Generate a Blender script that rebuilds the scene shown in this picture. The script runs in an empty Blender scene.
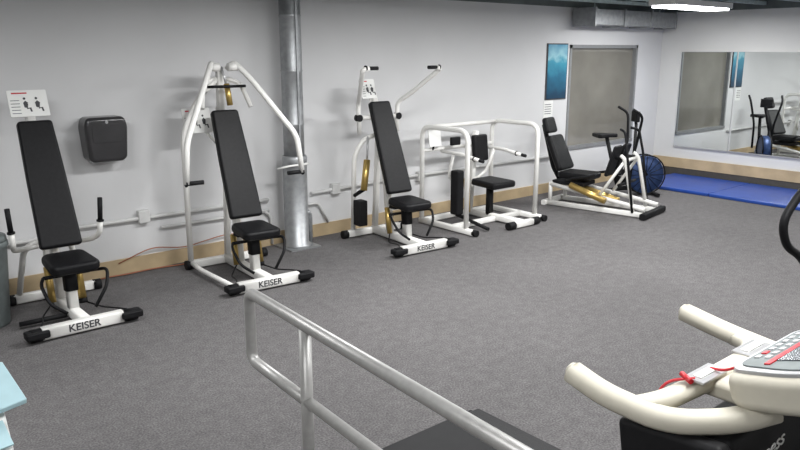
import bpy, bmesh, math, random
from mathutils import Vector, Matrix
V=Vector
scn=bpy.context.scene
try:
    scn.view_settings.view_transform='Standard'
except Exception: pass
# ---------------------------------------------------------------- materials
def mat(name,col,rough=0.5,metal=0.0,noise=0,nscale=20,bump=0,bscale=200,spec=0.5,emit=None,es=1,col2=None,coords='Object',detail=4):
    m=bpy.data.materials.new(name); m.use_nodes=True
    nt=m.node_tree; b=nt.nodes['Principled BSDF']
    b.inputs['Base Color'].default_value=(*col,1); b.inputs['Roughness'].default_value=rough
    b.inputs['Metallic'].default_value=metal; b.inputs['Specular IOR Level'].default_value=spec
    tc=nt.nodes.new('ShaderNodeTexCoord')
    n=nt.nodes.new('ShaderNodeTexNoise'); n.inputs['Scale'].default_value=nscale; n.inputs['Detail'].default_value=detail
    nt.links.new(tc.outputs[coords],n.inputs['Vector'])
    r=nt.nodes.new('ShaderNodeValToRGB')
    c2=col2 if col2 else tuple(min(1,c*(1+noise)) for c in col)
    c1=tuple(c*(1-noise) for c in col) if not col2 else col
    r.color_ramp.elements[0].position=.35; r.color_ramp.elements[1].position=.65
    r.color_ramp.elements[0].color=(*c1,1); r.color_ramp.elements[1].color=(*c2,1)
    nt.links.new(n.outputs['Fac'],r.inputs['Fac']); nt.links.new(r.outputs['Color'],b.inputs['Base Color'])
    if bump:
        n2=nt.nodes.new('ShaderNodeTexNoise'); n2.inputs['Scale'].default_value=bscale
        nt.links.new(tc.outputs[coords],n2.inputs['Vector'])
        bp=nt.nodes.new('ShaderNodeBump'); bp.inputs['Strength'].default_value=bump; bp.inputs['Distance'].default_value=.01
        nt.links.new(n2.outputs['Fac'],bp.inputs['Height']); nt.links.new(bp.outputs['Normal'],b.inputs['Normal'])
    if emit:
        b.inputs['Emission Color'].default_value=(*emit,1); b.inputs['Emission Strength'].default_value=es
    return m
M_wall=mat('wall_paint',(.63,.63,.635),.75,noise=.02,nscale=1.5,bump=.05,bscale=60)
M_wall2=mat('wall_paint_other',(.65,.65,.64),.8,noise=.02,nscale=1.5)
M_white=mat('white_powder_coat',(.80,.79,.76),.3,noise=.02,nscale=6)
M_black=mat('black_vinyl',(.006,.006,.007),.5,noise=.2,nscale=40,bump=.1,bscale=300,spec=.22)
M_rub=mat('black_rubber',(.008,.008,.009),.6,noise=.1,spec=.2)
M_gold=mat('brass_cylinder',(.56,.39,.13),.35,metal=.8,noise=.05)
M_galv=mat('galvanised_steel',(.34,.35,.36),.45,metal=.7,noise=.10,nscale=18)
M_rail=mat('silver_paint',(.36,.355,.345),.4,metal=.35,noise=.06,nscale=30)
M_tan=mat('tan_trim',(.47,.36,.22),.6,noise=.12,nscale=4)
M_dark=mat('dark_base',(.06,.055,.05),.7,noise=.1)
M_ceil=mat('ceiling_deck',(.12,.14,.14),.8,noise=.2,nscale=3)
M_strut=mat('strut',(.46,.54,.54),.5,metal=.2,noise=.1)
M_beige=mat('beige_plastic',(.54,.51,.43),.5,noise=.02,nscale=30,spec=.3)
M_silver=mat('silver_plastic',(.45,.45,.46),.3,metal=.4,noise=.03)
M_disp=mat('console_display',(.10,.11,.12),.2,noise=.1)
M_red=mat('red_plastic',(.5,.02,.03),.4)
M_org=mat('orange_cable',(.33,.12,.06),.5)
M_blue=mat('blue_vinyl',(.015,.06,.30),.38,noise=.08,nscale=8)
M_fan=mat('fan_cage_blue',(.03,.06,.16),.4,metal=.4,noise=.2)
M_paper=mat('paper',(.78,.78,.76),.7)
M_ink=mat('ink',(.05,.05,.055),.6)
M_smoke=mat('smoked_plastic',(.035,.034,.036),.18,noise=.1,nscale=5)
M_grey=mat('grey_plastic',(.13,.15,.15),.5,noise=.1)
M_lblue=mat('pale_blue_plastic',(.42,.60,.65),.35,noise=.03)
M_frame=mat('window_frame_grey',(.22,.225,.23),.5,noise=.05)
M_cond=mat('white_conduit',(.60,.60,.59),.45,noise=.03)
def carpet():
    m=bpy.data.materials.new('carpet'); m.use_nodes=True; nt=m.node_tree; b=nt.nodes['Principled BSDF']
    b.inputs['Roughness'].default_value=.95; b.inputs['Specular IOR Level'].default_value=.12
    tc=nt.nodes.new('ShaderNodeTexCoord')
    def noise(s,d):
        n=nt.nodes.new('ShaderNodeTexNoise'); n.inputs['Scale'].default_value=s; n.inputs['Detail'].default_value=d
        nt.links.new(tc.outputs['Object'],n.inputs['Vector']); return n
    a=noise(95,3); c=noise(14,5); e=noise(1.1,3)
    r=nt.nodes.new('ShaderNodeValToRGB'); r.color_ramp.elements[0].position=.34; r.color_ramp.elements[1].position=.68
    r.color_ramp.elements[0].color=(.086,.082,.083,1); r.color_ramp.elements[1].color=(.166,.159,.160,1)
    nt.links.new(a.outputs['Fac'],r.inputs['Fac'])
    def mul(src,n,lo,hi):
        mr=nt.nodes.new('ShaderNodeMapRange'); mr.inputs['From Min'].default_value=.3; mr.inputs['From Max'].default_value=.7
        mr.inputs['To Min'].default_value=lo; mr.inputs['To Max'].default_value=hi
        nt.links.new(n.outputs['Fac'],mr.inputs['Value'])
        mx=nt.nodes.new('ShaderNodeVectorMath'); mx.operation='SCALE'
        nt.links.new(src,mx.inputs[0]); nt.links.new(mr.outputs['Result'],mx.inputs['Scale']); return mx.outputs[0]
    o=mul(r.outputs['Color'],c,.88,1.11); o=mul(o,e,.93,1.06)
    nt.links.new(o,b.inputs['Base Color'])
    bp=nt.nodes.new('ShaderNodeBump'); bp.inputs['Strength'].default_value=.3; bp.inputs['Distance'].default_value=.004
    nt.links.new(a.outputs['Fac'],bp.inputs['Height']); nt.links.new(bp.outputs['Normal'],b.inputs['Normal'])
    return m
M_carpet=carpet()
M_mirror=mat('mirror_glass',(.80,.83,.82),.01,metal=1)
M_glass=mat('dark_window_glass',(.20,.19,.165),.06,noise=.15,nscale=1.2,spec=1.0)
def poster_mat():
    m=bpy.data.materials.new('poster_print'); m.use_nodes=True; nt=m.node_tree; b=nt.nodes['Principled BSDF']
    b.inputs['Roughness'].default_value=.3
    tc=nt.nodes.new('ShaderNodeTexCoord'); sp=nt.nodes.new('ShaderNodeSeparateXYZ'); nt.links.new(tc.outputs['Object'],sp.inputs[0])
    n=nt.nodes.new('ShaderNodeTexNoise'); n.inputs['Scale'].default_value=7; n.inputs['Detail'].default_value=6; nt.links.new(tc.outputs['Object'],n.inputs['Vector'])
    ad=nt.nodes.new('ShaderNodeMath'); ad.operation='MULTIPLY_ADD'; ad.inputs[1].default_value=.35
    nt.links.new(n.outputs['Fac'],ad.inputs[0]); 
    mr=nt.nodes.new('ShaderNodeMapRange'); mr.inputs['From Min'].default_value=1.26; mr.inputs['From Max'].default_value=1.98; mr.inputs['To Max'].default_value=.8
    nt.links.new(sp.outputs['Z'],mr.inputs['Value']); nt.links.new(mr.outputs['Result'],ad.inputs[2])
    r=nt.nodes.new('ShaderNodeValToRGB'); cr=r.color_ramp
    cr.elements[0].position=0; cr.elements[0].color=(.01,.03,.06,1); cr.elements[1].position=1; cr.elements[1].color=(.02,.20,.38,1)
    for p,c in [(.25,(.01,.05,.10)),(.5,(.02,.14,.24)),(.72,(.05,.30,.42)),(.8,(.30,.55,.62))]:
        e=cr.elements.new(p); e.color=(*c,1)
    nt.links.new(ad.outputs[0],r.inputs['Fac']); nt.links.new(r.outputs['Color'],b.inputs['Base Color'])
    return m
M_poster=poster_mat()
# ---------------------------------------------------------------- mesh helpers
def obj_from_bm(name,bm,m,parent=None,smooth=False,bevel=0,seg=3):
    me=bpy.data.meshes.new(name); bmesh.ops.recalc_face_normals(bm,faces=bm.faces); bm.to_mesh(me); bm.free()
    o=bpy.data.objects.new(name,me); scn.collection.objects.link(o); me.materials.append(m)
    if smooth:
        for p in me.polygons: p.use_smooth=True
    if bevel:
        bv=o.modifiers.new('bevel','BEVEL'); bv.width=bevel; bv.segments=seg; bv.limit_method='ANGLE'; bv.angle_limit=math.radians(35)
        for p in me.polygons: p.use_smooth=True
        bv.harden_normals=True
    if parent: o.parent=parent
    return o
def empty(name,loc=(0,0,0),rot=0):
    e=bpy.data.objects.new(name,None); scn.collection.objects.link(e); e.location=loc; e.rotation_euler=(0,0,rot); e.empty_display_size=.2
    return e
def box(name,lo,hi,m,parent=None,bevel=0,mtx=None):
    bm=bmesh.new(); lo=V(lo); hi=V(hi)
    vs=[bm.verts.new((x,y,z)) for x in (lo.x,hi.x) for y in (lo.y,hi.y) for z in (lo.z,hi.z)]
    for f in [(0,1,3,2),(4,6,7,5),(0,4,5,1),(2,3,7,6),(0,2,6,4),(1,5,7,3)]: bm.faces.new([vs[i] for i in f])
    if mtx: bmesh.ops.transform(bm,matrix=mtx,verts=bm.verts)
    return obj_from_bm(name,bm,m,parent,bevel=bevel)
def fr(o,x,y):
    x=V(x).normalized(); y=V(y); y=(y-x*y.dot(x)).normalized(); z=x.cross(y)
    M=Matrix((x,y,z)).transposed().to_4x4(); M.translation=V(o); return M
def rounded(pts,r,n=6):
    pts=[V(p) for p in pts]; out=[pts[0]]
    for i in range(1,len(pts)-1):
        p=pts[i]; a=pts[i-1]-p; b=pts[i+1]-p
        rr=min(r,a.length*.48,b.length*.48)
        s=p+a.normalized()*rr; e=p+b.normalized()*rr
        for k in range(n+1):
            t=k/n; out.append(s*(1-t)**2+p*2*t*(1-t)+e*t*t)
    out.append(pts[-1]); return out
def tube(name,pts,r,m,parent=None,fillet=.05,rect=None,radii=None,seg=14,up=(0,0,1),corner=None):
    P=rounded(pts,fillet) if fillet and len(pts)>2 else [V(p) for p in pts]
    if rect:
        w,h=rect; c=corner if corner else min(w,h)*.22
        prof=[]
        for sx,sy,a0 in [(1,1,0),(-1,1,90),(-1,-1,180),(1,-1,270)]:
            for k in range(4):
                a=math.radians(a0+30*k); prof.append((sx*(w/2-c)+c*math.cos(a),sy*(h/2-c)+c*math.sin(a)))
    else: prof=[(r*math.cos(2*math.pi*k/seg),r*math.sin(2*math.pi*k/seg)) for k in range(seg)]
    bm=bmesh.new(); rings=[]; ref=None; n=len(P)
    for i,p in enumerate(P):
        if i==0: t=P[1]-P[0]
        elif i==n-1: t=P[-1]-P[-2]
        else: t=(P[i+1]-p).normalized()+(p-P[i-1]).normalized()
        t.normalize()
        if ref is None:
            ref=V(up)
            if abs(ref.dot(t))>.9: ref=V((0,1,0))
        ref=(ref-t*ref.dot(t)).normalized(); s=t.cross(ref)
        k=1
        if radii: k=radii[0]+(radii[1]-radii[0])*i/(n-1)
        rings.append([bm.verts.new(p+s*a*k+ref*b*k) for a,b in prof])
    L=len(prof)
    for i in range(n-1):
        for k in range(L): bm.faces.new((rings[i][k],rings[i][(k+1)%L],rings[i+1][(k+1)%L],rings[i+1][k]))
    bm.faces.new(rings[0][::-1]); bm.faces.new(rings[-1])
    o=obj_from_bm(name,bm,m,parent)
    for p in o.data.polygons: p.use_smooth=len(p.vertices)==4
    return o
def slab(name,outline,t,M,m,parent=None,bevel=.015,round_r=0):
    if round_r:
        pts=[V((x,y,0)) for x,y in outline]; n=len(pts); out=[]
        for i in range(n):
            p=pts[i]; a=pts[i-1]-p; b=pts[(i+1)%n]-p; rr=min(round_r,a.length*.45,b.length*.45)
            s=p+a.normalized()*rr; e=p+b.normalized()*rr
            for k in range(6):
                q=k/5; out.append(s*(1-q)**2+p*2*q*(1-q)+e*q*q)
        outline=[(v.x,v.y) for v in out]
    bm=bmesh.new(); a=[bm.verts.new((x,y,0)) for x,y in outline]; b=[bm.verts.new((x,y,t)) for x,y in outline]; n=len(a)
    bm.faces.new(a[::-1]); bm.faces.new(b)
    for i in range(n): bm.faces.new((a[i],a[(i+1)%n],b[(i+1)%n],b[i]))
    bmesh.ops.transform(bm,matrix=M,verts=bm.verts)
    return obj_from_bm(name,bm,m,parent,bevel=bevel)
def text(name,s,size,M,m,parent=None,ext=.001,bold=0.0):
    cu=bpy.data.curves.new(name,'FONT'); cu.body=s; cu.size=size; cu.extrude=ext; cu.offset=bold; cu.align_x='CENTER'; cu.align_y='CENTER'
    o=bpy.data.objects.new(name+'_tmp',cu); scn.collection.objects.link(o)
    dg=bpy.context.evaluated_depsgraph_get(); dg.update()
    me=bpy.data.meshes.new_from_object(o.evaluated_get(dg)); bpy.data.objects.remove(o)
    me.transform(M); me.materials.clear(); me.materials.append(m)
    q=bpy.data.objects.new(name,me); scn.collection.objects.link(q); q.parent=parent; return q
def lathe(name,prof,c,m,parent=None,seg=32,axis='Z'):
    bm=bmesh.new(); rings=[]
    for r,z in prof:
        rings.append([bm.verts.new((r*math.cos(2*math.pi*k/seg),r*math.sin(2*math.pi*k/seg),z)) for k in range(seg)])
    for i in range(len(prof)-1):
        for k in range(seg): bm.faces.new((rings[i][k],rings[i][(k+1)%seg],rings[i+1][(k+1)%seg],rings[i+1][k]))
    bm.faces.new(rings[0][::-1]); bm.faces.new(rings[-1])
    R=Matrix.Identity(4)
    if axis=='X': R=Matrix.Rotation(math.pi/2,4,'Y')
    if axis=='Y': R=Matrix.Rotation(math.pi/2,4,'X')
    bmesh.ops.transform(bm,matrix=Matrix.Translation(V(c))@R,verts=bm.verts)
    o=obj_from_bm(name,bm,m,parent)
    for p in o.data.polygons: p.use_smooth=len(p.vertices)==4
    return o
# ---------------------------------------------------------------- room
XL,XR,YB,YF=-13.0,0.0,0.0,-8.0; HC=2.45; HD=2.85
box('floor',(XL-.1,YF-.1,-.1),(XR+.1,YB+.1,0),M_carpet)
WX0,WX1,WZ0,WZ1=-2.29,-.66,.55,1.97
wl=empty('wall_back',(0,0,0))
box('wall_panel_1',(XL,0,0),(WX0,.15,HC),M_wall,wl); box('wall_panel_2',(WX1,0,0),(.1,.15,HC),M_wall,wl)
box('wall_panel_3',(WX0,0,0),(WX1,.15,WZ0),M_wall,wl); box('wall_panel_4',(WX0,0,WZ1),(WX1,.15,HC),M_wall,wl)
box('wall_upper',(XL,0,HC),(.1,.15,HD),M_ceil,wl)
wr=empty('wall_right',(0,0,0))
box('wall_lower',(0,YF,0),(.15,-.0,HC),M_wall2,wr); box('wall_upper',(0,YF,HC),(.15,0,HD),M_ceil,wr)
box('wall_left',(XL-.15,YF,0),(XL,0,HD),M_wall2); box('wall_front',(XL,YF-.15,0),(XR,YF,HD),M_wall2)
box('ceiling',(XL-.1,YF-.1,HD),(XR+.1,YB+.1,HD+.1),M_ceil)
box('baseboard_back',(XL,-.02,0),(0,0,.13),M_tan)
box('baseboard_right',(-.03,YF,.13),(0,-.02,.28),M_tan); box('baseboard_right_lower',(-.02,YF,0),(0,-.02,.13),M_dark)
wi=empty('window_1',(0,0,0))
box('pane',(WX0,.05,WZ0),(WX1,.06,WZ1),M_glass,wi)
t=.045
box('frame_left',(WX0,-.01,WZ0),(WX0+t,.08,WZ1),M_frame,wi); box('frame_right',(WX1-t,-.01,WZ0),(WX1,.08,WZ1),M_frame,wi)
box('frame_top',(WX0,-.01,WZ1-t),(WX1,.08,WZ1),M_frame,wi); box('frame_bottom',(WX0,-.02,WZ0),(WX1,.08,WZ0+t),M_frame,wi)
# ceiling struts
st=empty('ceiling_grid',(0,0,HC+.05))
k=0
y=-.3
while y>YF:
    k+=1; box('strut_x_%d'%k,(XL,y-.02,0),(XR,y+.02,.045),M_strut,st); y-=.6
x=-.5;k=0
while x>XL:
    k+=1; box('strut_y_%d'%k,(x-.02,YF,.05),(x+.02,0,.10),M_strut,st); x-=.9
for (rx,rz) in [(-.9,.20),(-1.5,.16)]:
    tube('pipe_run_%d'%int(-rx*10),[(XL,rx,rz),(XR,rx,rz)],.035,M_galv,st)
def troffer(x,y,lx,ly,power,vis=10):
    e=empty('fluorescent_light_fixture',(x,y,HC-.04))
    box('housing',(-lx/2-.03,-ly/2-.03,.005),(lx/2+.03,ly/2+.03,.07),M_paper,e)
    em=bpy.data.materials.get('tube_glow') or mat('tube_glow',(.9,.9,.9),.5,emit=(.96,.98,1),es=vis)
    box('diffuser',(-lx/2,-ly/2,-.02),(lx/2,ly/2,.005),em,e)
    L=bpy.data.lights.new('tube_light','AREA'); L.shape='RECTANGLE'; L.size=lx; L.size_y=ly; L.energy=power; L.color=(.99,.99,.985)
    o=bpy.data.objects.new('tube_light',L); scn.collection.objects.link(o); o.parent=e; o.location=(0,0,-.03)
for (x,y,p) in [(-1.75,-1.40,54),(-4.6,-2.4,80),(-7.2,-2.4,72),(-10.2,-2.4,36),(-2.2,-5.2,75),(-5.2,-5.4,74),(-8.2,-5.4,44),(-11,-5.4,36)]:
    troffer(x,y,1.3,.3,p)
du=empty('ventilation_duct',(-1.3,-.22,2.32))
box('duct_body',(-1.0,-.16,-.10),(1.0,.16,.10),M_galv,du,bevel=.005)
for i,xx in enumerate((-1.0,-.33,.33,.98)): box('flange_%d'%i,(xx-.015,-.18,-.12),(xx+.015,.18,.12),M_galv,du)
for i,xx in enumerate((-.8,.8)): tube('hanger_%d'%i,[(xx,0,.1),(xx,0,.18)],.008,M_strut,du)
# mirrors
for i,(y0,y1) in enumerate([(-1.20,-.34),(-2.45,-1.215),(-3.7,-2.465)]):
    e=empty('wall_mirror',(-.0,(y0+y1)/2,1.165)); w=(y1-y0)/2
    box('backing',(-.012,-w,-.71),(0,w,.71),M_silver,e); box('glass',(-.018,-w+.004,-.706),(-.012,w-.004,.706),M_mirror,e)
    box('bottom_channel',(-.024,-w,-.72),(-.0,w,-.70),M_silver,e)
# poster / sign / dispenser
po=empty('ocean_poster',(0,0,0)); box('print',(-2.76,-.02,1.27),(-2.36,-.004,1.97),M_poster,po); box('border',(-2.775,-.015,1.255),(-2.345,0,1.985),M_ink,po)
sg=empty('notice_sheet',(0,0,0)); box('sheet',(-2.79,-.004,1.02),(-2.60,0,1.25),M_paper,sg)
for i in range(5): box('line_%d'%i,(-2.77,-.006,1.07+i*.03),(-2.64+.01*(i%2),-.004,1.078+i*.03),M_ink,sg)
ds=empty('paper_towel_dispenser',(-8.55,0,1.20))
slab('housing',[(-.155,-.16),(-.12,-.19),(.12,-.19),(.155,-.16),(.175,.10),(.15,.175),(-.15,.175),(-.175,.10)],.20,fr((0,-.002,0),(1,0,0),(0,0,1)),M_smoke,ds,bevel=.035,round_r=.04)
slab('window',[(-.12,-.03),(.12,-.03),(.12,.12),(-.12,.12)],.006,fr((0,-.2,0),(1,0,0),(0,0,1)),M_smoke,ds,bevel=.002,round_r=.03)
box('tear_slot',(-.13,-.17,-.192),(.13,-.05,-.175),M_silver,ds); lathe('lock',[(.012,0),(.012,.006)],(0,-.2,.135),M_silver,ds,axis='Y')
# conduits
cd=empty('wall_conduit',(0,0,0))
tube('pipe_1',[(-13,-.03,.42),(-8.95,-.03,.42),(-8.85,-.03,.47),(-7.0,-.03,.47)],.018,M_cond,cd)
tube('pipe_2',[(-6.5,-.03,.47),(-5.4,-.03,.50),(-2.4,-.03,.50)],.018,M_cond,cd)
tube('pipe_3',[(-8.1,-.03,.36),(-7.0,-.03,.36)],.014,M_cond,cd)
tube('pipe_4',[(-6.55,-.03,.36),(-6.42,-.03,.36),(-6.3,-.03,.14)],.014,M_cond,cd)
for i,xx in enumerate((-8.25,-7.2,-6.2,-5.0)): box('junction_box_%d'%i,(xx-.05,-.06,.43),(xx+.05,0,.54),M_cond,cd,bevel=.006)
tube('drop',[(-7.05,-.03,.36),(-6.98,-.03,.3),(-6.98,-.03,.02)],.014,M_cond,cd)
co=empty('extension_cord',(0,0,0))
random.seed(4)
pts=[(-8.7+i*.12,-.07-.05*random.random(),.012) for i in range(14)]
tube('cord_a',pts,.006,M_org,co,fillet=.05); 
tube('cord_b',[(-8.5,-.03,.10),(-8.2,-.04,.20),(-7.9,-.03,.14),(-7.5,-.04,.2),(-7.1,-.03,.16)],.005,M_org,co,fillet=.1)
# vertical duct column
cl=empty('round_duct_column',(-6.80,-.21,0))
lathe('lower_pipe',[(.14,0),(.14,.03),(.118,.04),(.118,.84),(.121,.85),(.121,.90),(.112,.91)],(0,0,0),M_galv,cl)
pr=[(.100,.88)]
z=1.2
while z<HD-.1: pr+= [(.100,z),(.105,z+.01),(.100,z+.02)]; z+=.5
pr.append((.100,HD-.001)); lathe('upper_pipe',pr,(0,0,0),M_galv,cl)
box('seam',(-.01,-.112,.90),(.01,-.09,HD-.02),M_galv,cl); box('base_plate',(-.17,-.17,0),(.17,.17,.012),M_galv,cl)
tube('strap',[(-.22,-.04,.80),(-.12,-.11,.83),(.0,-.128,.83),(.11,-.08,.83)],.010,M_paper,cl)
tube('side_pipe',[(.16,0,.0),(.16,0,.30),(.13,.0,.34)],.022,M_galv,cl)
# trash bin
tb=empty('trash_bin',(-9.645,-.62,0))
lathe('bin',[(.14,0),(.145,.02),(.18,.56),(.19,.57),(.19,.60),(.18,.61)],(0,0,0),M_grey,tb); lathe('lid',[(.185,.605),(.18,.64),(.11,.665),(.02,.67)],(0,0,0),M_grey,tb)
# ---------------------------------------------------------------- strength machines
def brand(B,x0,y,z,size=.072):
    text('lettering','KEISER',size,fr((x0,y,z),(1,0,0),(0,0,1)),M_ink,B,bold=.0012)
def strength_base(B,backrest=True,seat_z=.45,rl=-.34):
    tube('front_crossbar',[(-.30,-.50,.055),(.24,-.50,.055)],0,M_white,B,rect=(.07,.086)); brand(B,-.03,-.5365,.057)
    for s,x in (('left',-.33),('right',.30)):
        slab('foot_pedal_'+s,[(-.075,-.05),(.075,-.05),(.075,.05),(-.075,.05)],.05,fr((x,-.51,.035),(1,0,0),(0,1,0)),M_rub,B,bevel=.012,round_r=.02)
        tube('end_cap_'+s,[(x-.04,-.50,.05),(x+.04,-.5,.05)],.045,M_rub,B)
    tube('spine',[(0,-.5,.055),(0,.40,.055)],0,M_white,B,rect=(.075,.08))
    tube('rear_crossbar',[(rl,.40,.045),(.34,.40,.045)],0,M_white,B,rect=(.06,.07))
    for s,x in (('l',rl-.02),('r',.36)): tube('rear_cap_'+s,[(x-.03,.4,.043),(x+.03,.4,.043)],.042,M_rub,B)
    tube('mast',[(0,.10,.06),(0,.16,.60),(0,.38,1.42)],0,M_white,B,rect=(.06,.07),fillet=.1)
    tube('mast_brace',[(0,.38,.06),(0,.30,1.05)],0,M_white,B,rect=(.05,.06))
    tube('seat_post',[(0,-.20,.06),(0,-.17,seat_z-.06)],0,M_white,B,rect=(.07,.08))
    tube('seat_post_sleeve',[(0,-.19,.22),(0,-.175,seat_z-.04)],0,M_rub,B,rect=(.086,.095))
    slab('seat_pad',[(-.17,-.24),(.17,-.24),(.15,.12),(-.15,.12)],.075,fr((0,-.16,seat_z-.05),(1,0,0),(0,1,.06)),M_black,B,bevel=.028,round_r=.07)
    tube('seat_bracket',[(-.12,-.1,seat_z-.065),(.12,-.1,seat_z-.065)],0,M_rub,B,rect=(.1,.03))
    tube('gas_cylinder',[(.10,-.08,.10),(.10,0.0,.44)],.033,M_gold,B,seg=20)
    tube('cylinder_cap',[(.10,-.085,.075),(.10,-.08,.11)],.036,M_rub,B)
    tube('cylinder_small',[(-.09,-.02,.10),(-.09,.03,.36)],.026,M_gold,B,seg=20)
    tube('air_hose',[(.1,-.09,.09),(.2,-.2,.05),(.24,-.42,.09),(.28,-.48,.09)],.006,M_rub,B)
    tube('air_hose_2',[(-.09,-.02,.1),(-.2,-.15,.05),(-.26,-.4,.09),(-.3,-.48,.09)],.006,M_rub,B)
    tube('lever_link',[(-.16,-.12,.32),(.16,-.12,.32)],.014,M_rub,B)
    tube('lever_loop',[(.16,-.12,.32),(.24,-.28,.36),(.20,-.36,.26),(.1,-.38,.12)],.012,M_rub,B)
    tube('lever_loop_b',[(-.16,-.12,.32),(-.20,-.20,.30),(-.18,-.30,.18),(-.08,-.34,.10)],.012,M_rub,B)
    if backrest:
        d=V((0,.36,.88)).normalized()
        L=.95
        slab('back_pad',[(-.145,0),(.145,0),(.135,L*.55),(.12,L),(-.12,L),(-.135,L*.55)],.07,fr((0,-.035,.50),(1,0,0),d),M_black,B,bevel=.026,round_r=.03)
        slab('back_board',[(-.10,.06),(.10,.06),(.09,L-.06),(-.09,L-.06)],.02,fr((0,-.015,.495),(1,0,0),d),M_rub,B,bevel=.004)
        for zz in (.75,1.2): tube('pad_bracket_%d'%int(zz*10),[(0,(zz-.5)*.41-.02,zz),(0,.27+(zz-.9)*.25,zz)],0,M_rub,B,rect=(.05,.04))
def placard(B,x,y,z,w=.27,h=.2,tilt=.35):
    M=fr((x,y,z),(1,0,0),(0,tilt,1))
    slab('placard',[(-w/2,0),(w/2,0),(w/2,h),(-w/2,h)],.012,M,M_paper,B,bevel=.002,round_r=.01)
    for i in range(2):
        fx=-w*.12+i*w*.30
        T=M@Matrix.Translation((fx,0,.0125))
        slab('figure_body_%d'%i,[(0,h*.35),(.022,h*.32),(.03,h*.52),(.012,h*.60),(-.004,h*.52)],.001,T,M_ink,B,bevel=0)
        slab('figure_leg_%d'%i,[(.015,h*.32),(.045,h*.34),(.05,h*.18),(.038,h*.18),(.034,h*.30),(.015,h*.28)],.001,T,M_ink,B,bevel=0)
        slab('figure_head_%d'%i,[(.008+.01*math.cos(a*1.047),h*.68+.01*math.sin(a*1.047)) for a in range(6)],.001,T,M_ink,B,bevel=0)
    slab('header',[(-w/2+.03,h*.86),(0,h*.86),(0,h*.91),(-w/2+.03,h*.91)],.001,M@Matrix.Translation((0,0,.0125)),M_red,B,bevel=0)
    for i in range(5): slab('caption_%d'%i,[(-w/2+.015,h*(.12+.12*i)),(-w/2+w*.28,h*(.12+.12*i)),(-w/2+w*.28,h*(.145+.12*i)),(-w/2+.015,h*(.145+.12*i))],.001,M@Matrix.Translation((0,0,.0125)),M_grey,B,bevel=0)
    tube('placard_stem',[(0,y+.02,z-.14),(x,y+.03,z+.1)],.012,M_white,B)
def grip(B,name,a,b,r=.018):
    tube(name,[a,b],r,M_rub,B); tube(name+'_flange',[a,V(a)+(V(b)-V(a)).normalized()*.012],r*1.5,M_rub,B)
B=empty('chest_press_machine',(-9.14,-.70,0),0)
strength_base(B,rl=-.26); placard(B,0,.36,1.42)
for s in (-1,1):
    n='left' if s<0 else 'right'
    tube('lever_'+n,[(s*.05,.30,.46),(s*.20,.26,.46),(s*.28,.10,.50),(s*.30,.0,.56),(s*.305,-.01,.66)],.02,M_white,B,fillet=.08)
    grip(B,'grip_'+n,(s*.305,-.01,.65),(s*.315,-.02,.83))
    tube('frame_leg_'+n,[(s*.22,.40,.05),(s*.17,.30,.46),(0,.28,.52)],.022,M_white,B,fillet=.08)
tube('side_outrigger',[(-.05,-.2,.045),(-.36,-.18,.04)],.018,M_rub,B)
B=empty('lat_pulldown_machine',(-7.64,-.70,0),math.radians(-4))
strength_base(B)
tube('mast_top',[(0,.36,1.38),(0,.34,1.76)],0,M_white,B,rect=(.06,.06))
tube('left_upright',[(-.34,.40,.05),(-.34,.38,1.22),(-.20,.36,1.50),(-.02,.35,1.66)],.025,M_white,B,fillet=.12)
tube('rear_tie',[(-.34,.40,.06),(-.34,.15,.05),(-.30,-.48,.05)],.02,M_white,B,fillet=.05)
for s in (-1,1):
    n='left' if s<0 else 'right'
    tube('arm_'+n,[(s*.05,.30,1.74),(s*.10,.26,1.80),(s*.20,.15,1.66),(s*.49,-.10,1.18),(s*.52,-.12,.86)],.024,M_white,B,fillet=.08)
    tube('arm_inner_'+n,[(s*.06,.34,1.66),(s*.17,.30,1.62),(s*.22,.22,1.42)],.02,M_white,B,fillet=.06)
    tube('hinge_'+n,[(s*.04,.25,1.76),(s*.12,.25,1.76)],.035,M_white,B)
    grip(B,'grip_'+n,(s*.53,-.12,.865),(s*.38,-.12,.865))
tube('arm_cross_link',[(-.17,.2,1.60),(.17,.2,1.60)],.012,M_rub,B)
tube('top_gas_cylinder',[(.03,.22,1.44),(.02,.25,1.62)],.025,M_gold,B,seg=20)
tube('top_gas_rod',[(.02,.25,1.61),(.0,.3,1.76)],.01,M_silver,B)
placard(B,-.19,.40,1.20,w=.25,h=.22)
B=empty('shoulder_press_machine',(-5.93,-.70,0),math.radians(-4))
strength_base(B)
tube('left_upright',[(-.26,.40,.05),(-.26,.36,.86),(-.16,.34,1.02),(0,.33,1.06)],.024,M_white,B,fillet=.1)
tube('yoke',[(-.23,.30,1.24),(.23,.30,1.24)],.024,M_white,B)
for s in (-1,1):
    n='left' if s<0 else 'right'
    tube('arm_'+n,[(s*.23,.30,1.08),(s*.24,.30,1.38),(s*.30,.18,1.46),(s*.46,-.12,1.72),(s*.40,-.14,1.735)],.023,M_white,B,fillet=.06)
    grip(B,'grip_'+n,(s*.44,-.13,1.735),(s*.30,-.13,1.735))
    tube('arm_knuckle_'+n,[(s*.24,.27,1.24),(s*.24,.33,1.24)],.035,M_rub,B)
tube('side_gas_cylinder',[(-.24,.22,.52),(-.17,.26,.82)],.034,M_gold,B,seg=20)
tube('side_gas_rod',[(-.17,.26,.81),(-.13,.30,1.05)],.011,M_silver,B)
tube('side_gas_base',[(-.26,.36,.45),(-.24,.22,.53)],.02,M_rub,B)
box('valve_box',(-.32,.18,.16),(-.22,.30,.42),M_rub,B,bevel=.01)
placard(B,-.06,.37,1.42,w=.18,h=.20)
B=empty('seated_dip_machine',(-4.62,-.62,0),0)
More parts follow.
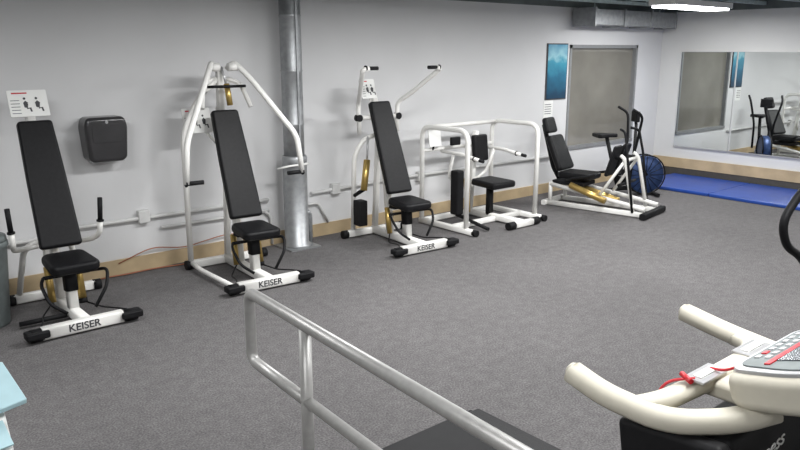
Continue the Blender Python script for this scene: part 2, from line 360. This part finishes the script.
for s in (-1,1):
    n='left' if s<0 else 'right'; x=s*.56
    tube('side_hoop_'+n,[(x,.36,.04),(x,.36,1.09),(x,-.34,1.09),(x,-.34,.04)],.027,M_white,B,fillet=.13)
    tube('floor_rail_'+n,[(x,.38,.035),(x,-.46,.035)],0,M_white,B,rect=(.06,.06))
    tube('foot_cap_'+n,[(x,-.45,.035),(x,-.50,.035)],.036,M_rub,B)
    tube('dip_bar_'+n,[(s*.32,.30,.80),(s*.34,-.02,.80),(s*.34,-.30,.76)],.02,M_white,B,fillet=.06)
    grip(B,'grip_'+n,(s*.34,-.22,.77),(s*.34,-.36,.755))
    tube('dip_link_'+n,[(s*.33,.1,.80),(s*.30,.2,.52),(s*.1,.25,.40)],.018,M_white,B)
tube('top_bar_rear',[(-.56,.30,1.08),(.56,.30,1.08)],.024,M_white,B)
tube('top_bar_mid',[(-.56,.36,.82),(.56,.36,.82)],.022,M_white,B)
tube('floor_bar_rear',[(-.56,.34,.035),(.56,.34,.035)],0,M_white,B,rect=(.06,.06))
tube('floor_bar_mid',[(-.56,-.12,.035),(.56,-.12,.035)],0,M_white,B,rect=(.06,.06))
tube('spine',[(.14,.34,.05),(.14,-.52,.05)],0,M_white,B,rect=(.07,.07))
tube('front_foot',[(-.02,-.52,.045),(.32,-.52,.045)],0,M_white,B,rect=(.06,.07))
for i,x in enumerate((-.05,.35)): tube('front_cap_%d'%i,[(x-.05,-.52,.045),(x+.05,-.52,.045)],.042,M_rub,B)
tube('back_mast',[(.14,.30,.05),(.14,.22,1.00)],0,M_white,B,rect=(.06,.06))
slab('back_pad',[(-.11,0),(.11,0),(.11,.30),(-.11,.30)],.07,fr((.14,.17,.66),(1,0,0),(0,.12,1)),M_black,B,bevel=.025,round_r=.03)
slab('seat_pad',[(-.19,-.24),(.19,-.24),(.17,.16),(-.17,.16)],.075,fr((.14,-.02,.40),(1,0,0),(0,1,.03)),M_black,B,bevel=.028,round_r=.06)
tube('seat_post',[(.14,-.02,.06),(.14,-.02,.40)],0,M_rub,B,rect=(.07,.07))
box('resistance_unit',(-.32,.04,.10),(-.21,.16,.60),M_rub,B,bevel=.02)
tube('resistance_cylinder',[(-.14,.05,.12),(-.14,.08,.50)],.032,M_gold,B)
tube('unit_foot',[(-.30,-.42,.03),(-.27,.10,.10)],.02,M_rub,B)
slab('placard',[(-.09,0),(.09,0),(.09,.22),(-.09,.22)],.01,fr((-.42,.30,.86),(1,0,0),(0,.15,1)),M_paper,B,bevel=.002)
tube('monitor_arm',[(-.42,.34,.82),(-.42,.31,.90)],.012,M_rub,B)
box('monitor',(-.24,.22,.86),(-.10,.26,.95),M_rub,B,bevel=.01)
# leg press
B=empty('leg_press_machine',(-3.02,-.95,0),math.radians(10))
for s in (-1,1):
    n='left' if s<0 else 'right'; x=s*.20
    tube('slide_rail_'+n,[(x,.42,.27),(x,-.62,.13),(x,-.80,.10)],.026,M_white,B)
    tube('floor_rail_'+n,[(x,.50,.035),(x,-.84,.035)],0,M_white,B,rect=(.05,.06))
    tube('upright_'+n,[(x,-.66,.05),(x*.95,-.52,.66),(x*.9,-.46,.70)],.022,M_white,B,fillet=.05)
    tube('upright_brace_'+n,[(x,-.20,.16),(x*.95,-.50,.62)],.018,M_white,B)
    slab('foot_plate_'+n,[(-.10,-.18),(.10,-.18),(.10,.20),(-.10,.20)],.035,fr((s*.13,-.33,.62),(1,0,0),(0,-.30,1)),M_rub,B,bevel=.01,round_r=.03)
    tube('plate_arm_'+n,[(s*.13,-.50,.66),(s*.13,-.36,.66)],.02,M_rub,B)
    tube('seat_handle_'+n,[(s*.20,.20,.34),(s*.27,.10,.38),(s*.28,-.10,.42),(s*.28,-.2,.46)],.016,M_rub,B)
    tube('front_handle_'+n,[(s*.22,-.66,.05),(s*.23,-.56,.70),(s*.20,-.50,.98),(s*.14,-.42,1.0)],.015,M_rub,B)
    tube('rear_leg_'+n,[(x,.42,.04),(x,.42,.30)],.024,M_white,B)
tube('cross_rear',[(-.26,.48,.035),(.26,.48,.035)],0,M_white,B,rect=(.06,.06))
tube('cross_front',[(-.32,-.82,.04),(.32,-.82,.04)],0,M_rub,B,rect=(.07,.07))
tube('upright_cross',[(-.18,-.50,.64),(.18,-.50,.64)],.02,M_white,B)
tube('pivot_shaft',[(-.24,-.48,.36),(.24,-.48,.36)],.018,M_rub,B)
tube('gas_cylinder',[(-.03,.15,.26),(-.03,-.40,.13)],.042,M_gold,B,seg=20)
tube('gas_cylinder_side',[(-.27,.12,.30),(-.27,-.34,.16)],.038,M_gold,B,seg=20)
box('carriage',(-.17,.0,.27),(.17,.42,.32),M_rub,B,bevel=.01)
slab('seat_pad',[(-.19,-.24),(.19,-.24),(.18,.20),(-.18,.20)],.08,fr((0,.16,.35),(1,0,0),(0,1,.0)),M_black,B,bevel=.03,round_r=.06)
slab('back_pad',[(-.19,0),(.19,0),(.17,.46),(-.17,.46)],.08,fr((0,.36,.42),(1,0,0),(0,.42,.9)),M_black,B,bevel=.03,round_r=.05)
slab('head_pad',[(-.13,0),(.13,0),(.12,.2),(-.12,.2)],.07,fr((0,.585,.87),(1,0,0),(0,.30,.95)),M_black,B,bevel=.03,round_r=.04)
tube('back_support',[(0,.40,.30),(0,.50,.45),(0,.66,.98)],0,M_rub,B,rect=(.06,.04))
# air bike
B=empty('exercise_bike',(-2.04,-.78,0),math.radians(-35))
lathe('fan_drum',[(.05,-.06),(.24,-.06),(.255,-.04),(.255,.04),(.24,.06),(.05,.06)],(.30,0,.28),M_fan,B,axis='Y',seg=40)
for k in range(16):
    a=2*math.pi*k/16
    tube('cage_spoke_%d'%k,[(.30+.05*math.cos(a),-.068,.28+.05*math.sin(a)),(.30+.25*math.cos(a),-.068,.28+.25*math.sin(a))],.004,M_rub,B,seg=6)
rng=[(.30+.26*math.cos(2*math.pi*k/36),-.0,.28+.26*math.sin(2*math.pi*k/36)) for k in range(37)]
for i,yy in enumerate((-.065,.065)): tube('cage_ring_%d'%i,[(p[0],yy,p[2]) for p in rng],.010,M_rub,B,fillet=0,seg=8)
tube('front_foot',[(.42,-.22,.03),(.42,.22,.03)],.025,M_rub,B); tube('rear_foot',[(-.45,-.25,.03),(-.45,.25,.03)],.025,M_rub,B)
tube('lower_frame',[(.42,0,.03),(.05,0,.10),(-.45,0,.03)],.028,M_rub,B)
tube('seat_tube',[(-.05,0,.08),(-.25,0,.78)],.025,M_rub,B)
tube('front_tube',[(.05,-.09,.10),(.10,-.09,.60),(.14,0,.95)],.02,M_rub,B); tube('fan_fork',[(.30,-.09,.28),(.10,-.09,.60)],.018,M_rub,B)
slab('saddle',[(-.16,-.12),(-.12,-.14),(.02,-.05),(.14,-.03),(.14,.03),(.02,.05),(-.12,.14),(-.16,.12)],.05,fr((-.25,0,.78),(1,0,0),(0,1,0)),M_rub,B,bevel=.015)
for s in (-1,1):
    tube('arm_%s'%('left' if s<0 else 'right'),[(.02,s*.13,.30),(.10,s*.15,.70),(.12,s*.24,1.08),(-.02,s*.25,1.16)],.017,M_rub,B,fillet=.08)
    tube('crank_%s'%('left' if s<0 else 'right'),[(0,s*.07,.26),(s*.14,s*.09,.26-s*.05)],.012,M_silver,B)
    box('pedal_%s'%('left' if s<0 else 'right'),(s*.14-.05,s*.14-.045,.25-s*.05),(s*.14+.05,s*.14+.045,.28-s*.05),M_rub,B)
box('console',(.10,-.09,.98),(.15,.09,1.12),M_rub,B,bevel=.01)
tube('console_post',[(.14,0,.93),(.13,0,1.0)],.02,M_rub,B)
lathe('crank_disc',[(.09,-.02),(.09,.02)],(0,0,.26),M_rub,B,axis='Y')
# blue mat
e=empty('exercise_mat',(-.66,-2.2,0))
for i,(a,b) in enumerate([(-1.85,-.62),(-.61,.60),(.61,1.78)]): box('mat_panel_%d'%i,(-.60,a,.0),(.60,b,.045),M_blue,e,bevel=.012)
# ---------------------------------------------------------------- foreground handrail
B=empty('handrail',(-9.2,-4.2,0))
def rx(y): return .04-(.62-y)*.066
tube('top_rail_loop',[(rx(-2.6),-2.6,.90),(rx(.62),.62,.90),(rx(.62),.62,.59),(rx(.14),.14,.59)],.024,M_rail,B,fillet=.05,seg=20)
for i,yy in enumerate((.14,-1.7)): tube('post_%d'%i,[(rx(yy),yy,0),(rx(yy),yy,.885)],.024,M_rail,B,seg=20); lathe('flange_%d'%i,[(.06,0),(.06,.01)],(rx(yy),yy,0),M_rail,B)
tube('mid_rail',[(rx(.14),.14,.59),(rx(-1.7),-1.7,.59)],.022,M_rail,B,seg=20)
# ---------------------------------------------------------------- treadmill
B=empty('treadmill',(-8.56,-4.9,0))
box('belt',(-.27,-.65,.165),(.27,.92,.18),M_rub,B)
for s in (-1,1):
    box('side_rail_%s'%('l' if s<0 else 'r'),(min(s*.27,s*.41),-.65,.08),(max(s*.27,s*.41),.92,.185),M_black,B,bevel=.012)
box('rear_cap',(-.41,.88,.05),(.41,.97,.16),M_rub,B,bevel=.015)
box('deck_frame',(-.39,-.7,.05),(.39,.90,.16),M_rub,B)
for i,(x,y) in enumerate([(-.33,.8),(.33,.8),(-.33,-.8),(.33,-.8)]): lathe('foot_%d'%i,[(.035,0),(.035,.06)],(x,y,0),M_rub,B)
slab('motor_hood',[(-.95,.05),(-.95,.22),(-.85,.34),(-.65,.40),(-.52,.34),(-.48,.19),(-.48,.05)],.80,fr((-.40,0,0),(0,1,0),(0,0,1)),M_rub,B,bevel=.03)
for s in (-1,1):
    n='left' if s<0 else 'right'
    ty=-.17 if s<0 else -.12
    slab('upright_'+n,[(-.78,.15),(-.50,.15),(-.36,.66),(-.32,.90),(-.62,.93),(-.74,.60)],.06,fr((s*.325-.03,0,0),(0,1,0),(0,0,1)),M_rub,B,bevel=.02)
    tube('handrail_'+n,[(s*.36,ty,.985),(s*.36,-.28,.955),(s*.345,-.47,.94),(s*.25,-.60,.965),(s*.16,-.66,.99)],0,M_beige,B,rect=(.074,.058),fillet=.14,corner=.026)
    lathe('rail_tip_'+n,[(.002,-.014),(.018,-.012),(.027,-.004),(.030,.01)],(0,0,0),M_beige,B,axis='Y').location=(s*.36,ty,.985)
slab('shroud',[(-.66,.30),(-.50,.30),(-.48,.60),(-.46,.90),(-.62,.93)],.60,fr((-.30,0,0),(0,1,0),(0,0,1)),M_rub,B,bevel=.02)
tube('sensor_bar',[(-.355,-.36,.945),(-.29,-.42,.965),(-.12,-.46,.99),(.12,-.46,.99),(.29,-.40,.965),(.355,-.32,.945)],0,M_beige,B,rect=(.066,.046),fillet=.12,corner=.02)
for n,xx in (('a',-.14),('b',.14)):
    slab('sensor_grip_'+n,[(-.07,-.03),(.07,-.03),(.07,.03),(-.07,.03)],.008,fr((xx,-.46,1.011),(1,0,0),(0,1,0)),M_silver,B,bevel=.002)
    slab('sensor_contact_'+n,[(-.05,-.012),(.05,-.012),(.05,.012),(-.05,.012)],.004,fr((xx,-.46,1.019),(1,0,0),(0,1,0)),M_paper,B,bevel=0)
slab('bar_bracket',[(-.14,-.66),(.14,-.66),(.14,-.42),(-.14,-.42)],.05,fr((0,0,.95),(1,0,0),(0,1,0)),M_beige,B,bevel=.015)
MC=fr((0,-.55,1.045),(-1,0,0),(0,-.93,.30))
slab('console_body',[(-.235,0),(.235,0),(.275,.18),(.245,.35),(-.245,.35),(-.275,.18)],.10,MC@Matrix.Translation((0,0,-.07)),M_beige,B,bevel=.03,round_r=.06)
slab('console_trim',[(-.215,.015),(.215,.015),(.255,.18),(.225,.33),(-.225,.33),(-.255,.18)],.012,MC@Matrix.Translation((0,0,.026)),M_silver,B,bevel=.003,round_r=.05)
slab('console_panel',[(-.19,.03),(.19,.03),(.23,.18),(.20,.315),(-.20,.315),(-.23,.18)],.005,MC@Matrix.Translation((0,0,.037)),M_grey,B,bevel=.002,round_r=.04)
slab('console_screen',[(-.15,.11),(.15,.11),(.15,.28),(-.15,.28)],.003,MC@Matrix.Translation((0,0,.042)),M_disp,B,bevel=0)
slab('start_stop_strip',[(-.06,.10),(-.06,.115),(.19,.115),(.19,.10)][::-1],.004,MC@Matrix.Translation((0,0,.042)),M_red,B,bevel=0)
for j in range(2):
    for i in range(7):
        slab('button_%d_%d'%(j,i),[(0,0),(.026,0),(.026,.014),(0,.014)],.004,MC@Matrix.Translation((-.15+i*.042,.045+j*.027,.041)),M_red if i==5 and j==0 else M_silver,B,bevel=.001)
text('lettering','Fitness',.07,fr((-.15,-.655,.865),(1,0,.12),(0,-.05,1)),M_paper,B)
tube('safety_cord',[(-.20,-.46,1.02),(-.24,-.39,1.00),(-.26,-.37,.90),(-.21,-.36,.86),(-.19,-.39,.93),(-.10,-.44,1.02),(-.12,-.5,1.03),(-.10,-.57,1.08)],.004,M_red,B,fillet=.04)
tube('cord_clip',[(-.22,-.46,1.015),(-.20,-.42,1.02)],.008,M_red,B)
# elliptical at right of frame
B=empty('elliptical_trainer',(-6.85,-5.25,0))
tube('base',[(-.40,0,.05),(1.0,0,.05)],0,M_rub,B,rect=(.12,.08))
for i,x in enumerate((-.37,.98)): tube('foot_bar_%d'%i,[(x,-.28,.04),(x,.28,.04)],.04,M_rub,B)
lathe('flywheel_cover',[(.05,-.09),(.27,-.09),(.29,-.06),(.29,.06),(.27,.09),(.05,.09)],(.62,0,.38),M_grey,B,axis='Y')
tube('mast',[(-.02,0,.08),(-.08,0,1.20)],0,M_rub,B,rect=(.08,.08))
box('console',(-.12,-.15,1.12),(-.04,.15,1.34),M_grey,B,bevel=.02)
for s in (-1,1):
    n='left' if s<0 else 'right'
    tube('swing_arm_'+n,[(.0,s*.24,.40),(-.06,s*.26,.80),(-.26,s*.26,.98),(-.46,s*.26,1.07),(-.53,s*.26,1.19),(-.40,s*.24,1.32),(-.26,s*.22,1.34)],.018,M_rub,B,fillet=.10)
    tube('swing_pivot_'+n,[(-.05,s*.05,.76),(-.05,s*.27,.76)],.02,M_rub,B)
    tube('pedal_arm_'+n,[(0,s*.24,.40),(.3,s*.22,.25),(.62,s*.12,.30)],.02,M_rub,B)
    box('pedal_'+n,(.10,s*.2-.07,.30),(.42,s*.2+.07,.34),M_rub,B,bevel=.01)
# brochure stand at lower left
B=empty('brochure_stand',(-10.262,-4.105,0))
lathe('base',[(.16,0),(.16,.015),(.03,.03)],(0,0,0),M_grey,B); tube('pole',[(0,0,.02),(0,0,.9)],.015,M_grey,B)
slab('tray',[(-.15,-.12),(.03,-.12),(.06,.12),(-.15,.12)],.01,fr((0,0,.88),(1,0,.1),(0,1,.35)),M_paper,B,bevel=.002)
slab('blue_folder',[(-.12,-.02),(.10,-.02),(.10,.15),(-.12,.15)],.02,fr((0,.0,.92),(1,.1,.1),(-.1,1,.45)),M_lblue,B,bevel=.004)
slab('leaflet',[(-.13,-.13),(.03,-.13),(.03,-.03),(-.13,-.03)],.006,fr((0,0,.905),(1,0,.1),(0,1,.35)),M_lblue,B,bevel=.001)
# ---------------------------------------------------------------- world + camera
w=bpy.data.worlds.new('world'); scn.world=w; w.use_nodes=True; w.node_tree.nodes['Background'].inputs[0].default_value=(.5,.52,.55,1); w.node_tree.nodes['Background'].inputs[1].default_value=.3
H=1.9;f=734;th=math.atan(175/734);al=math.radians(49.7)
fw=V((math.cos(al),math.sin(al),0)); d=fw*math.cos(th)+V((0,0,-math.sin(th)))
cam=bpy.data.cameras.new('camera'); co_=bpy.data.objects.new('camera',cam); scn.collection.objects.link(co_)
co_.location=(-10.59,-6.26,H); co_.rotation_euler=d.to_track_quat('-Z','Y').to_euler(); cam.sensor_width=36; cam.lens=f/800*36; cam.clip_start=.05
scn.camera=co_
